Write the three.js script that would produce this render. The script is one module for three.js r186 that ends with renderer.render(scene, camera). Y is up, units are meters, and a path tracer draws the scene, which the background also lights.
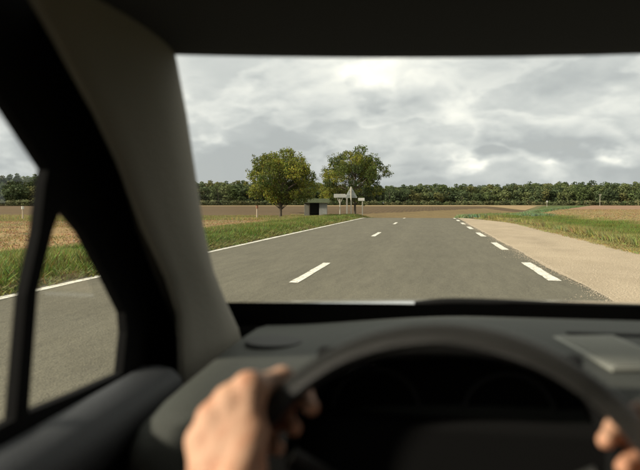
import * as THREE from 'three';
import { mergeGeometries, mergeVertices } from 'three/addons/utils/BufferGeometryUtils.js';
import { RoundedBoxGeometry } from 'three/addons/geometries/RoundedBoxGeometry.js';

const { smoothstep: sstep, clamp, lerp } = THREE.MathUtils;
const sm = (a, b, x) => sstep(x, a, b);
const RAD = Math.PI / 180;
const scene = new THREE.Scene();

// ---------------------------------------------------------------- camera: the driver's eyes, car heading along -z
const camera = new THREE.PerspectiveCamera(38.66, 1024 / 752, 0.03, 6000);
camera.position.set(0, 1.12, 0);
camera.rotation.order = 'YXZ';
camera.rotation.set(-2.73 * RAD, 9.32 * RAD, 0);
camera.focus = 60;
camera.userData.fStop = 3.9;

const renderer = new THREE.WebGLRenderer({ antialias: true });
renderer.toneMapping = THREE.LinearToneMapping;
renderer.toneMappingExposure = 1.5;
renderer.shadowMap.enabled = true;

// ---------------------------------------------------------------- noise
function rng(seed) {
  let a = seed >>> 0;
  return () => { a = (a + 0x6d2b79f5) >>> 0; let t = Math.imul(a ^ (a >>> 15), 1 | a); t = (t + Math.imul(t ^ (t >>> 7), 61 | t)) ^ t; return ((t ^ (t >>> 14)) >>> 0) / 4294967296; };
}
function hash3(x, y, z) {
  let h = Math.imul(x, 374761393) + Math.imul(y, 668265263) + Math.imul(z, 1274126177);
  h = Math.imul(h ^ (h >>> 13), 1274126177); h ^= h >>> 16;
  return (h >>> 0) / 4294967296;
}
function vnoise(x, y, seed = 0) {
  const ix = Math.floor(x), iy = Math.floor(y), fx = x - ix, fy = y - iy;
  const u = fx * fx * (3 - 2 * fx), v = fy * fy * (3 - 2 * fy);
  const a = hash3(ix, iy, seed), b = hash3(ix + 1, iy, seed), c = hash3(ix, iy + 1, seed), d = hash3(ix + 1, iy + 1, seed);
  return (a + (b - a) * u) * (1 - v) + (c + (d - c) * u) * v;
}
function fbm(x, y, oct, seed = 0) {
  let s = 0, a = 0.5, n = 0;
  for (let i = 0; i < oct; i++) { s += a * vnoise(x, y, seed + i * 17); n += a; a *= 0.5; const t = x * 1.97 - y * 0.35; y = y * 1.97 + x * 0.35; x = t; }
  return s / n;
}
function noise3(x, y, z, seed) {
  const ix = Math.floor(x), iy = Math.floor(y), iz = Math.floor(z), fx = x - ix, fy = y - iy, fz = z - iz, u = fx * fx * (3 - 2 * fx), v = fy * fy * (3 - 2 * fy), w = fz * fz * (3 - 2 * fz), k = iz * 57 + seed;
  const a = hash3(ix, iy, k), b = hash3(ix + 1, iy, k), c = hash3(ix, iy + 1, k), d = hash3(ix + 1, iy + 1, k), e = hash3(ix, iy, k + 57), f = hash3(ix + 1, iy, k + 57), g = hash3(ix, iy + 1, k + 57), h = hash3(ix + 1, iy + 1, k + 57);
  const p = (a + (b - a) * u) * (1 - v) + (c + (d - c) * u) * v, q = (e + (f - e) * u) * (1 - v) + (g + (h - g) * u) * v;
  return p + (q - p) * w;
}
function fbm3(x, y, z, oct, seed) {
  let s = 0, a = 0.5, n = 0;
  for (let i = 0; i < oct; i++) { s += a * noise3(x, y, z, seed + i * 1013); n += a; a *= 0.52; const t = x * 1.9 + z * 0.6 + 1.7; z = z * 1.9 - x * 0.6; x = t; y = y * 2.0 + 3.3; }
  return s / n;
}
function tileNoise(u, v, period, oct, seed) {               // u, v in 0..1, repeats
  let s = 0, a = 0.5, n = 0, p = period;
  for (let i = 0; i < oct; i++) {
    const x = u * p, y = v * p, ix = Math.floor(x), iy = Math.floor(y), fx = x - ix, fy = y - iy;
    const su = fx * fx * (3 - 2 * fx), sv = fy * fy * (3 - 2 * fy), w = (q) => ((q % p) + p) % p;
    const A = hash3(w(ix), w(iy), seed + i), B = hash3(w(ix + 1), w(iy), seed + i), C = hash3(w(ix), w(iy + 1), seed + i), D = hash3(w(ix + 1), w(iy + 1), seed + i);
    s += a * ((A + (B - A) * su) * (1 - sv) + (C + (D - C) * su) * sv); n += a; a *= 0.62; p *= 2;
  }
  return s / n;
}

// ---------------------------------------------------------------- sky: a broken overcast, brighter overhead as an overcast is
{
  const W = 4096, H = 2048, data = new Float32Array(W * H * 4);
  // banks and breaks of the cloud layer that stand over the road: azimuth from the heading (right positive), elevation, half widths, strength
  const banks = [
    [-3.6, 11.2, 4.6, 1.7, 0.2], [-7.5, 10.6, 3.2, 1.4, 0.12], [-14.0, 9.6, 3.0, 0.9, 0.10], [-15.2, 8.2, 1.6, 0.6, 0.12], [-18.6, 5.4, 1.0, 0.8, 0.20], [-21.0, 9.5, 2.0, 2.0, 0.06],
    [2.3, 7.9, 1.5, 0.9, 0.16], [4.3, 6.6, 2.2, 0.7, 0.10], [3.9, 3.3, 1.7, 0.42, 0.34], [2.6, 3.9, 0.6, 0.35, 0.24], [9.4, 3.35, 0.9, 0.28, 0.30], [14.6, 3.7, 1.5, 0.5, 0.36], [14.2, 7.6, 1.8, 0.7, 0.13], [0.0, 5.6, 4.0, 1.0, 0.06],
    [11.5, 4.9, 5.0, 0.9, -0.12], [5.0, 4.6, 3.0, 0.7, -0.09], [12.0, 9.8, 7.0, 1.6, -0.09], [-10, 7.0, 5, 1.0, -0.06], [-13, 4.2, 6, 0.8, -0.05], [-2.5, 8.2, 2.0, 0.6, -0.05], [-32, 5.0, 5, 3, -0.06],
  ];
  for (let row = H / 2; row < H; row++) {
    const el = ((row + 0.5) / H - 0.5) * Math.PI, y = Math.sin(el), ce = Math.cos(el), elD = el / RAD;
    for (let col = 0; col < W; col++) {
      const a = ((col + 0.5) / W - 0.5) * 2 * Math.PI, x = Math.cos(a) * ce, z = Math.sin(a) * ce, azD = Math.atan2(x, -z) / RAD;
      const px = x * 4.4, py = y * 9.5, pz = z * 4.4;
      const wx = fbm3(px * 2.2, py * 2.2, pz * 2.2, 3, 5) - 0.5, wy = fbm3(px * 2.2 + 9, py * 2.2, pz * 2.2, 3, 7) - 0.5;
      const n = fbm3(px + wx * 0.5 + 3.1, py + wy * 0.5, pz + 7.7, 5, 77) - 0.5;
      const m = fbm3(px * 2.1 + wx * 0.7 + 21, py * 2.1 + wy * 0.7, pz * 2.1 + 4, 6, 140);
      const d = fbm3(px * 5.5 + 2, py * 5.5 + wx * 2, pz * 5.5 + wy * 2, 4, 310) - 0.5;
      let L = 0.385 * (1 + 2 * y) + n * 0.46;
      const heap = m + 0.16 * d;
      L += 0.09 * sm(0.46, 0.57, heap) - 0.11 * sm(0.55, 0.72, heap) + 0.26 * d * sm(-0.25, 0.1, n);   // heaps: bright heads, grey bellies
      let b = 0;
      if (elD < 20 && Math.abs(azD) < 60) {
        const jx = (fbm(azD * 0.55 + 40, elD * 1.1 + 3, 5, 201) - 0.5) * 3.4, jy = (fbm(azD * 0.55 + 11, elD * 1.1 + 60, 5, 233) - 0.5) * 2.2;
        for (const [ba, be, bw, bh, bs] of banks) {
          const qx = (azD + jx - ba) / bw, qy = (elD + jy * Math.min(1, bh + 0.25) - be) / bh, q = qx * qx + qy * qy;
          if (q < 8) b += 0.9 * bs * Math.exp(-q);
        }
      }
      L += b;
      L = Math.max(0.26, L);
      const warm = clamp((L - 0.37) * 2.8, 0, 1), i = (row * W + col) * 4;
      data[i] = L * lerp(0.945, 1.015, warm); data[i + 1] = L * lerp(0.99, 1.0, warm); data[i + 2] = L * lerp(0.985, 0.91, warm); data[i + 3] = 1;
    }
  }
  for (let i = 0; i < W * H * 2; i += 4) { data[i] = 0.16; data[i + 1] = 0.15; data[i + 2] = 0.12; data[i + 3] = 1; }
  const sky = new THREE.DataTexture(data, W, H, THREE.RGBAFormat, THREE.FloatType);
  sky.mapping = THREE.EquirectangularReflectionMapping; sky.magFilter = sky.minFilter = THREE.LinearFilter; sky.needsUpdate = true;
  scene.background = sky; scene.environment = sky;
}

// ---------------------------------------------------------------- sun, veiled by the cloud, from the left and a little behind
const sun = new THREE.DirectionalLight(new THREE.Color(1, 0.9, 0.74), 4.5);
sun.position.set(-70, 34, 10); sun.target.position.set(0, 0, -20); sun.castShadow = true; sun.shadow.radius = 9;
Object.assign(sun.shadow.camera, { left: -90, right: 90, top: 90, bottom: -90, near: 1, far: 400 }); sun.shadow.mapSize.set(4096, 4096);
scene.add(sun, sun.target);

// ---------------------------------------------------------------- materials
const lin = (r, g, b) => new THREE.Color().setRGB(r, g, b);
function mat(c, roughness = 0.8, more = {}) { return new THREE.MeshPhysicalMaterial({ color: lin(...c), roughness, side: THREE.DoubleSide, ...more }); }
function tex(size, fn, srgb = true) {                       // fn(u, v) -> [r, g, b] linear 0..1 or a number
  const d = new Uint8Array(size * size * 4), enc = (x) => { x = clamp(x, 0, 1); return 255 * (srgb ? (x < 0.0031308 ? 12.92 * x : 1.055 * x ** (1 / 2.4) - 0.055) : x); };
  for (let j = 0; j < size; j++) for (let i = 0; i < size; i++) {
    const c = fn((i + 0.5) / size, (j + 0.5) / size), o = (j * size + i) * 4, n = typeof c === 'number';
    d[o] = enc(n ? c : c[0]); d[o + 1] = enc(n ? c : c[1]); d[o + 2] = enc(n ? c : c[2]); d[o + 3] = 255;
  }
  const t = new THREE.DataTexture(d, size, size); t.wrapS = t.wrapT = THREE.RepeatWrapping; t.magFilter = THREE.LinearFilter; t.minFilter = THREE.LinearMipmapLinearFilter; t.generateMipmaps = true;
  if (srgb) t.colorSpace = THREE.SRGBColorSpace;
  t.needsUpdate = true; return t;
}
const rep = (t, u, v) => { const c = t.clone(); c.repeat.set(u, v); c.needsUpdate = true; return c; };
const mix3 = (a, b, t) => [lerp(a[0], b[0], t), lerp(a[1], b[1], t), lerp(a[2], b[2], t)];

// ---------------------------------------------------------------- helpers
const taken = {};
function numbered(name) { const k = (taken[name] = (taken[name] ?? -1) + 1); return k ? name + '_' + String(k).padStart(3, '0') : name; }
function shade(o) { o.traverse((m) => { if (m.isMesh) { m.castShadow = m.receiveShadow = true; } }); return o; }
function mesh(name, geo, material, parent = scene) {
  const m = new THREE.Mesh(geo, material); m.name = parent === scene ? numbered(name) : name; m.castShadow = m.receiveShadow = true; parent.add(m); return m;
}
function struct(name, geo, material) { const m = mesh(name, geo, material); m.userData.kind = 'structure'; return m; }
function thing(name, label, category, [x, y, z] = [0, 0, 0], group) {
  const o = new THREE.Group(); o.name = numbered(name); o.position.set(x, y, z); o.userData = { label, category }; if (group) o.userData.group = group; scene.add(o); return o;
}
function surf(rows, closeU = false) {                       // a grid of points -> smooth indexed surface, uv in metres
  const R = rows.length, C = rows[0].length, p = [], uv = [], ix = [];
  let vAcc = 0;
  for (let i = 0; i < R; i++) {
    if (i) vAcc += Math.hypot(...[0, 1, 2].map((k) => rows[i][0][k] - rows[i - 1][0][k]));
    let uAcc = 0;
    for (let j = 0; j < C; j++) { if (j) uAcc += Math.hypot(...[0, 1, 2].map((k) => rows[i][j][k] - rows[i][j - 1][k])); p.push(...rows[i][j]); uv.push(uAcc, vAcc); }
  }
  for (let i = 0; i < R - 1; i++) for (let j = 0; j < C - (closeU ? 0 : 1); j++) { const a = i * C + j, b = i * C + ((j + 1) % C), c = a + C, d = b + C; ix.push(a, b, d, a, d, c); }
  const g = new THREE.BufferGeometry(); g.setAttribute('position', new THREE.Float32BufferAttribute(p, 3)); g.setAttribute('uv', new THREE.Float32BufferAttribute(uv, 2)); g.setIndex(ix); g.computeVertexNormals(); return g;
}
function box(w, h, d, x = 0, y = 0, z = 0, r = 0.006) { const g = new RoundedBoxGeometry(w, h, d, 2, Math.min(r, w / 2.1, h / 2.1, d / 2.1)); g.translate(x, y, z); return g; }
function tube(pts, r0, r1 = r0, sides = 8, seg = 0) {
  const c = new THREE.CatmullRomCurve3(pts.map((p) => new THREE.Vector3(...p))), n = seg || Math.max(2, pts.length * 3), f = c.computeFrenetFrames(n), rows = [];
  for (let i = 0; i <= n; i++) {
    const p = c.getPoint(i / n), r = lerp(r0, r1, i / n), row = [];
    for (let j = 0; j <= sides; j++) { const a = (j / sides) * Math.PI * 2; row.push([0, 1, 2].map((k) => p.getComponent(k) + r * (Math.cos(a) * f.normals[i].getComponent(k) + Math.sin(a) * f.binormals[i].getComponent(k)))); }
    rows.push(row);
  }
  return surf(rows);
}
function prism(outline, thick, holes = []) {                // outline of [a, b]; extruded along +c
  const s = new THREE.Shape(outline.map((p) => new THREE.Vector2(...p)));
  for (const h of holes) s.holes.push(new THREE.Path(h.map((p) => new THREE.Vector2(...p))));
  return new THREE.ExtrudeGeometry(s, { depth: thick, bevelEnabled: false });
}

// ---------------------------------------------------------------- terrain: flat farmland; the road drops over a crest ahead and swings right
const roadC = (s) => -1.55 + (s > 55 ? 0.25 * (Math.hypot(s - 55, 15) - 15) : 0);
function H(x, z) {
  const s = -z, q = x - roadC(s), w = 1 - sm(5.2, q > 0 ? 10.5 : lerp(10.5, 24, sm(64, 88, s)), Math.abs(q));
  return -1.75 * sm(47, 92, s) * (1 - sm(230, 300, s)) * w;
}
const steps = (list) => { const o = []; for (let i = 0; i + 2 < list.length; i += 2) { const [a, d, b] = [list[i], list[i + 1], list[i + 2]]; for (let v = a; v < b - 1e-6; v += d) o.push(v); } o.push(list[list.length - 1]); return o; };
// a sheet between two edges x = left(s), right(s), s = -z running from s0 to s1
function sheet(ss, left, right, across, lift, jag = 0, seed = 1, bias = 1) {
  const p = [], uv = [], ix = [], col = [], n = across + 1;
  ss.forEach((s) => {
    const l = left(s) + (jag ? (fbm(s * 0.9, 1, 3, seed) - 0.5) * jag : 0), r = right(s) + (jag ? (fbm(s * 0.9, 5, 3, seed + 3) - 0.5) * jag : 0);
    for (let j = 0; j < n; j++) {
      const x = r - (r - l) * (1 - j / across) ** bias; p.push(x, H(x, -s) + lift, -s); uv.push(x, s);
      const t = 0.86 + 0.28 * fbm(x * 0.11 + seed, s * 0.07, 4, seed + 9); col.push(t, t * lerp(0.985, 1.015, fbm(x * 0.3, s * 0.2, 2, seed)), t);
    }
  });
  for (let i = 0; i < ss.length - 1; i++) for (let j = 0; j < across; j++) { const a = i * n + j; ix.push(a, a + 1, a + n + 1, a, a + n + 1, a + n); }
  const g = new THREE.BufferGeometry(); g.setAttribute('position', new THREE.Float32BufferAttribute(p, 3)); g.setAttribute('uv', new THREE.Float32BufferAttribute(uv, 2)); g.setAttribute('color', new THREE.Float32BufferAttribute(col, 3)); g.setIndex(ix); g.computeVertexNormals(); return g;
}
const soilTex = tex(512, (u, v) => { const a = tileNoise(u, v, 8, 6, 3), b = tileNoise(u, v, 64, 2, 40); const t = 0.62 * a + 0.38 * b; return mix3([0.62, 0.62, 0.62], [1, 1, 1], clamp((t - 0.2) * 1.5, 0, 1)); });
const clodBump = tex(512, (u, v) => tileNoise(u, v, 24, 4, 91), false);
const furrowTex = tex(512, (u, v) => { const f = 0.5 + 0.5 * Math.sin(u * Math.PI * 2 * 14 + 3 * (tileNoise(u, v, 6, 3, 9) - 0.5)); const t = 0.5 * f + 0.7 * tileNoise(u, v, 32, 4, 12) - 0.1; return mix3([0.6, 0.6, 0.6], [1, 1, 1], clamp(t, 0, 1)); });
const groundMat = (c, t, u, v, b = 0.05) => mat(c, 0.95, { map: rep(t, u, v), bumpMap: rep(clodBump, u, v), bumpScale: b, vertexColors: true, specularIntensity: 0.2 });

const gx = steps([-2400, 300, -600, 80, -120, 10, -40, 2, 90, 10, 200, 80, 600, 300, 2400]), gs = steps([-600, 100, -100, 10, 30, 2, 310, 15, 700, 200, 3400]);
{
  const p = [], uv = [], ix = [], col = [];
  for (const s of gs) for (const x of gx) { p.push(x, H(x, -s) - 0.05, -s); uv.push(x, s); const t = 0.8 + 0.4 * fbm(x * 0.05, s * 0.05, 4, 61); col.push(t, t, t); }
  const C = gx.length;
  for (let i = 0; i < gs.length - 1; i++) for (let j = 0; j < C - 1; j++) { const a = i * C + j; ix.push(a, a + 1, a + C + 1, a, a + C + 1, a + C); }
  const g = new THREE.BufferGeometry(); g.setAttribute('position', new THREE.Float32BufferAttribute(p, 3)); g.setAttribute('uv', new THREE.Float32BufferAttribute(uv, 2)); g.setAttribute('color', new THREE.Float32BufferAttribute(col, 3)); g.setIndex(ix); g.computeVertexNormals();
  struct('ground', g, groundMat([0.12, 0.115, 0.05], soilTex, 0.21, 0.17));
}
// fields
const tanEdge = (x) => clamp(43.4 + (x + 9) * 0.455, 30, 43.4);
{
  const g = sheet(steps([-20, 1.5, 46]), (s) => -90, () => -7.4, 50, 0, 0.5, 11), p = g.attributes.position;   // dry stubble strip by the verge, its far edge running aslant
  for (let i = 0; i < p.count; i++) { const lim = tanEdge(p.getX(i)); if (-p.getZ(i) > lim) p.setZ(i, -lim); }
  struct('stubble_field', g, groundMat([0.28, 0.185, 0.085], furrowTex, 0.14, 0.14));
}
struct('ploughed_field', sheet(steps([51.5, 2.5, 240]), () => -480, (s) => lerp(-9.5, roadC(s) - 6.3, sm(56, 76, s)), 70, 0, 1.2, 23, 3.2), groundMat([0.105, 0.07, 0.034], furrowTex, 0.1, 0.06));
struct('fallow_field', sheet(steps([74, 1.2, 210]), (s) => roadC(s) - 17, (s) => roadC(s) - 5.9, 24, 0.035, 1.5, 97), groundMat([0.19, 0.135, 0.06], soilTex, 0.13, 0.08));
struct('far_stubble_field', sheet(steps([243, 20, 480]), () => -700, (s) => roadC(s) - 9, 50, 0, 0, 29, 3), groundMat([0.3, 0.215, 0.11], soilTex, 0.1, 0.06));
struct('grass_bank', sheet(steps([47, 2, 300]), (s) => roadC(s) - 6.6, (s) => roadC(s) + 11, 22, -0.012, 0, 37), groundMat([0.085, 0.11, 0.03], soilTex, 0.4, 0.3));
struct('mown_field', sheet(steps([28, 3, 122]), (s) => Math.max(8.3, roadC(s) + 10.5), (s) => 240, 60, 0, 1.0, 41), groundMat([0.245, 0.185, 0.075], furrowTex, 0.09, 0.12));
struct('bare_field', sheet(steps([122.5, 8, 420]), (s) => roadC(s) + 11, () => 620, 50, 0, 1.0, 47), groundMat([0.27, 0.165, 0.1], soilTex, 0.1, 0.06));
const leftVerge = struct('verge', sheet(steps([-20, 1, 52]), (s) => -7.7 - 0.02 * Math.max(0, s - 40), () => -4.95, 6, 0.02, 0.35, 53), groundMat([0.075, 0.105, 0.025], soilTex, 0.6, 0.6));
struct('verge', sheet(steps([-20, 1, 60]), (s) => Math.min(4.3, 4.3 - (s - 44) * 0.16), (s) => 8.6 + 0.02 * s, 8, 0.012, 0.5, 59), groundMat([0.11, 0.115, 0.03], soilTex, 0.6, 0.6));
// gravel lay-by between the asphalt and the right verge
const gravelTex = tex(1024, (u, v) => { const a = tileNoise(u, v, 6, 5, 70), b = tileNoise(u, v, 128, 3, 71); return mix3([0.66, 0.63, 0.58], [1, 0.99, 0.97], clamp(0.5 * a + 0.75 * b - 0.12, 0, 1)); });
const gravelBump = tex(512, (u, v) => tileNoise(u, v, 90, 3, 72), false);
const gravel = sheet(steps([-15, 0.35, 54]), (s) => 1.97 + 0.05 * (fbm(s * 2.6, 3, 3, 15) - 0.5), (s) => 4.5 - 2.35 * sm(34, 54, s), 14, 0.047, 0.16, 67);
{ // patches where the grit lies thicker or has been pressed into the dirt
  const c = gravel.attributes.color, p = gravel.attributes.position;
  for (let i = 0; i < p.count; i++) { const x = p.getX(i), q = -p.getZ(i), t = 0.98 + 0.26 * (fbm(x * 1.6, q * 0.35, 4, 93) - 0.5) - 0.06 * sm(0.6, 0.72, fbm(x * 2.2 + 8, q * 0.5, 4, 95)); c.setXYZ(i, t, t * 0.99, t * 0.97); }
}
struct('gravel_shoulder', gravel, mat([0.4, 0.335, 0.25], 0.95, { map: rep(gravelTex, 0.33, 0.33), bumpMap: rep(gravelBump, 0.6, 0.6), bumpScale: 0.02, vertexColors: true, specularIntensity: 0.2 }));
// road
const roadTex = tex(1024, (u, v) => {
  const streak = tileNoise(u * 4, v, 12, 3, 81), fine = tileNoise(u, v, 256, 2, 82), mid = tileNoise(u, v, 10, 5, 83);
  const t = 0.3 * streak + 0.48 * fine + 0.22 * mid; return mix3([0.6, 0.6, 0.6], [1, 1, 1], clamp((t - 0.24) * 1.9, 0, 1));
});
const roadBump = tex(512, (u, v) => tileNoise(u, v, 128, 2, 84), false);
const roadL = (s) => roadC(s) - 3.47, roadR = (s) => roadC(s) + 3.95;
const rg = sheet(steps([-40, 1, 230]), roadL, roadR, 16, 0.04, 0.1, 71);
{ // tyre-worn bands along the lanes, a little paler where the stone has been polished bare, and a darker bitumen seam
  const c = rg.attributes.color, p = rg.attributes.position;
  for (let i = 0; i < p.count; i++) {
    const q = p.getX(i) - roadC(-p.getZ(i)), wob = (fbm(-p.getZ(i) * 0.12, q, 3, 5) - 0.5) * 0.5;
    let t = 0.92 + 0.16 * (fbm(q * 0.6, -p.getZ(i) * 0.06, 4, 8) - 0.5); for (const t0 of [-2.3, -0.9, 0.75, 2.2]) t += 0.075 * Math.exp(-(((q + wob - t0) / 0.38) ** 2));
    c.setXYZ(i, t, t, t * 0.985);
  }
}
const road = struct('road', rg, mat([0.134, 0.122, 0.088], 0.88, { map: rep(roadTex, 0.25, 0.125), bumpMap: rep(roadBump, 0.7, 0.7), bumpScale: 0.006, vertexColors: true, specularIntensity: 0.35 }));
{
  const paintTex = tex(256, (u, v) => { const w = tileNoise(u, v, 24, 4, 99), f = tileNoise(u, v, 90, 2, 98); return mix3([1, 1, 1], [0.34, 0.31, 0.27], sm(0.5, 0.66, 0.6 * w + 0.4 * f)); });
  const paint = mat([0.62, 0.59, 0.5], 0.7, { map: rep(paintTex, 0.8, 0.8) });
  const stripe = (name, off, s0, s1, w, seed) => {
    const ss = steps([s0, 0.3, s1]), r = rng(seed), e = () => (r() - 0.5) * 0.015;
    const rows = ss.map((s) => { const x = roadC(s) + off; return [[x - w / 2 + e(), H(x, -s) + 0.045, -s], [x + w / 2 + e(), H(x, -s) + 0.045, -s]]; });
    return mesh(name, surf(rows), paint, road);
  };
  for (let k = -2; k < 5; k++) stripe('centre_dash', -0.27, 8.85 + 12.8 * k, 11.9 + 12.8 * k, 0.13, 400 + k);
  for (let k = -3; k < 9; k++) stripe('edge_dash', 3.27, 9.65 + 6.25 * k, 12.55 + 6.25 * k, 0.17, 500 + k);
  stripe('edge_line', -3.25, -30, 90, 0.14, 600);
}

// ---------------------------------------------------------------- grass: uncountable, one object for each stand
const leafMat = (more = {}) => mat([1, 1, 1], 0.85, { transmission: 0.3, thickness: 0, specularIntensity: 0.25, ...more });
function tuftGeo(blades, h, spread, seed, lean = 0.5) {
  const r = rng(seed), p = [], ix = [];
  for (let b = 0; b < blades; b++) {
    const a = r() * 6.283, d = Math.sqrt(r()) * spread, x = Math.cos(a) * d, z = Math.sin(a) * d, hh = h * (0.45 + 0.75 * r()), w = 0.006 + 0.008 * r(), t = r() * 6.283, la = r() * 6.283, ll = hh * lean * r();
    const dx = Math.cos(t) * w, dz = Math.sin(t) * w, mx = x + Math.cos(la) * ll * 0.35, mz = z + Math.sin(la) * ll * 0.35, o = p.length / 3;
    p.push(x - dx, 0, z - dz, x + dx, 0, z + dz, mx - dx * 0.8, hh * 0.6, mz - dz * 0.8, mx + dx * 0.8, hh * 0.6, mz + dz * 0.8, x + Math.cos(la) * ll, hh, z + Math.sin(la) * ll);
    ix.push(o, o + 1, o + 3, o, o + 3, o + 2, o + 2, o + 3, o + 4);
  }
  const g = new THREE.BufferGeometry(); g.setAttribute('position', new THREE.Float32BufferAttribute(p, 3)); g.setIndex(ix); g.computeVertexNormals(); return g;
}
function scatter(name, label, category, geo, list) {        // list of [x, y, z, size, height, colour]
  const m = new THREE.InstancedMesh(geo, leafMat(), list.length), o = new THREE.Object3D(), r = rng(list.length + 3);
  list.forEach(([x, y, z, s, h, c], i) => { o.position.set(x, y, z); o.rotation.set(0, r() * 6.283, 0); o.scale.set(s, h, s); o.updateMatrix(); m.setMatrixAt(i, o.matrix); m.setColorAt(i, lin(...c)); });
  m.name = numbered(name); m.userData = { label, category, kind: 'stuff' }; m.castShadow = m.receiveShadow = true; scene.add(m); return m;
}
const GREEN = [0.14, 0.17, 0.036], LUSH = [0.09, 0.13, 0.026], DRY = [0.3, 0.25, 0.105], OLIVE = [0.16, 0.165, 0.05], BLUEGREEN = [0.15, 0.21, 0.1];
const tint = (a, b, t, r) => mix3(a, b, clamp(t, 0, 1)).map((c) => c * (0.75 + 0.5 * r()));
{
  const r = rng(7), L = [], Rr = [], B = [], S = [], T = [];
  for (let i = 0; i < 30000; i++) {                         // left verge
    const s = i < 9000 ? 4 + r() * 14 : 14 + r() * 46, w = 2.6 + 0.2 * vnoise(s * 0.7, 3, 2), q = r(), x = -5.02 - q * (w + 0.25 * r()), n = fbm(x * 0.7, s * 0.5, 3, 14);
    const edge = Math.min(1, q * 5), hgt = (0.5 + 1.1 * n) * (0.35 + 0.65 * edge);
    L.push([x, H(x, -s), -s, 0.9 + r() * 0.9, hgt, tint(tint(LUSH, GREEN, n * 1.4, r), DRY, (q > 0.9 ? 0.55 : 0) + (edge < 0.4 ? 0.35 : 0) + (n > 0.62 ? 0.35 : 0) * r(), r)]);
  }
  scatter('verge_grass', 'green grass verge along the solid white edge line', 'grass', tuftGeo(9, 0.26, 0.1, 3), L);
  for (let i = 0; i < 26000; i++) {                         // right verge, rank and patchy, dry on the gravel side
    const s = 8 + r() * r() * 52 + r() * 6, q = r(), x = lerp(4.35 - 1.9 * sm(36, 56, s), 8.7 + 0.03 * s, q), n = fbm(x * 0.6, s * 0.4, 3, 19);
    const dry = clamp((0.34 - q) * 3.2, 0, 1) * 0.8 + clamp((q - 0.72) * 4, 0, 1) * 0.75, h = (0.35 + 1.0 * n) * (q < 0.12 ? 0.35 : 1);
    if (q < 0.3 && r() < 0.45 * (1 - q / 0.3)) continue;
    Rr.push([x, 0.0, -s, 0.9 + r(), h, tint(tint(LUSH, GREEN, n * 1.3, r), DRY, dry + (n < 0.38 ? 0.4 : 0), r)]);
  }
  scatter('verge_grass', 'patchy green and straw grass beside the sandy gravel shoulder', 'grass', tuftGeo(9, 0.3, 0.11, 5), Rr);
  for (let i = 0; i < 16000; i++) {                         // banks where the road drops away and swings right
    const side = r() < 0.45 ? -1 : 1, s = 50 + (side < 0 ? r() * r() : r()) * 160, d = side < 0 ? 3.8 + r() * 2.6 : 3.9 + r() * 6.5, x = roadC(s) + side * d, n = fbm(x * 0.2, s * 0.1, 3, 29);
    B.push([x, H(x, -s) - 0.02, -s, 2.2 + r() * 2, side < 0 ? 0.4 + 0.6 * n : 0.75 + 0.8 * n, side < 0 ? tint(OLIVE, DRY, n * 0.9 - 0.1, r) : tint(GREEN, BLUEGREEN, n * 1.6, r)]);
  }
  scatter('bank_grass', 'tall bluish green grass on the banks where the road drops away', 'grass', tuftGeo(9, 0.34, 0.16, 9), B);
  for (let i = 0; i < 15000; i++) {                         // ley under the trees and along the stubble
    const x = -7.6 - r() * r() * 60, s0 = tanEdge(x) - 0.3, s = s0 + r() * (53.5 - s0 + (x > -12 ? 6 : 0)), n = fbm(x * 0.25, s * 0.4, 3, 33);
    T.push([x, -0.04, -s, 1.3 + r(), 0.45 + 0.7 * n, tint(OLIVE, DRY, n * 1.3 - 0.15, r)]);
  }
  scatter('meadow_grass', 'yellow green meadow grass round the two roadside trees', 'grass', tuftGeo(9, 0.24, 0.14, 13), T);
  for (let i = 0; i < 22000; i++) {                         // cut straw left standing in the field on the right and by the verge on the left
    const left = r() < 0.4, s = left ? 6 + r() * 38 : 30 + r() * 95, x = left ? -8 - r() * 30 : Math.max(8.6, roadC(s) + 10.5) + r() * 60;
    if (left && s > tanEdge(x)) continue;
    const n = fbm(x * 0.15, s * 0.15, 3, 37);
    if (n < 0.42 && r() < 0.7) continue;
    S.push([x, 0, -s, 1.4 + r(), 0.25 + 0.3 * r(), tint([0.26, 0.19, 0.09], [0.31, 0.22, 0.11], r(), r)]);
  }
  scatter('straw_stubble', 'short pale straw left standing in the fields beside the road', 'stubble', tuftGeo(8, 0.2, 0.16, 17, 0.8), S);
  const st = [];                                            // loose stones on the gravel
  for (let i = 0; i < 3500; i++) { const s = 4 + r() * r() * 46, x = 2.0 + r() * (2.4 - 2.2 * sm(34, 54, s)), k = 0.004 + 0.009 * r() ** 4, c = 0.75 + 0.25 * r(); st.push([x, 0.047 + k * 0.15, -s, k, k * 0.7, [0.4 * c, 0.335 * c, 0.25 * c]]); }
  for (let i = 0; i < 16000; i++) { const s = 4 + r() * 34, x = 2.03 - 0.6 * r() * r() * r() * (0.4 + vnoise(s * 0.8, 2, 8)), k = 0.003 + 0.005 * r() ** 3, c = 0.6 + 0.5 * r(); st.push([x, 0.045 + k * 0.2, -s, k, k * 0.7, [0.4 * c, 0.335 * c, 0.25 * c]]); }
  const pebble = mergeVertices(new THREE.IcosahedronGeometry(1, 0)); pebble.computeVertexNormals();
  scatter('loose_gravel', 'loose pale stones strewn over the gravel shoulder', 'gravel', pebble, st).material = mat([1, 1, 1], 0.95);
}

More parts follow.
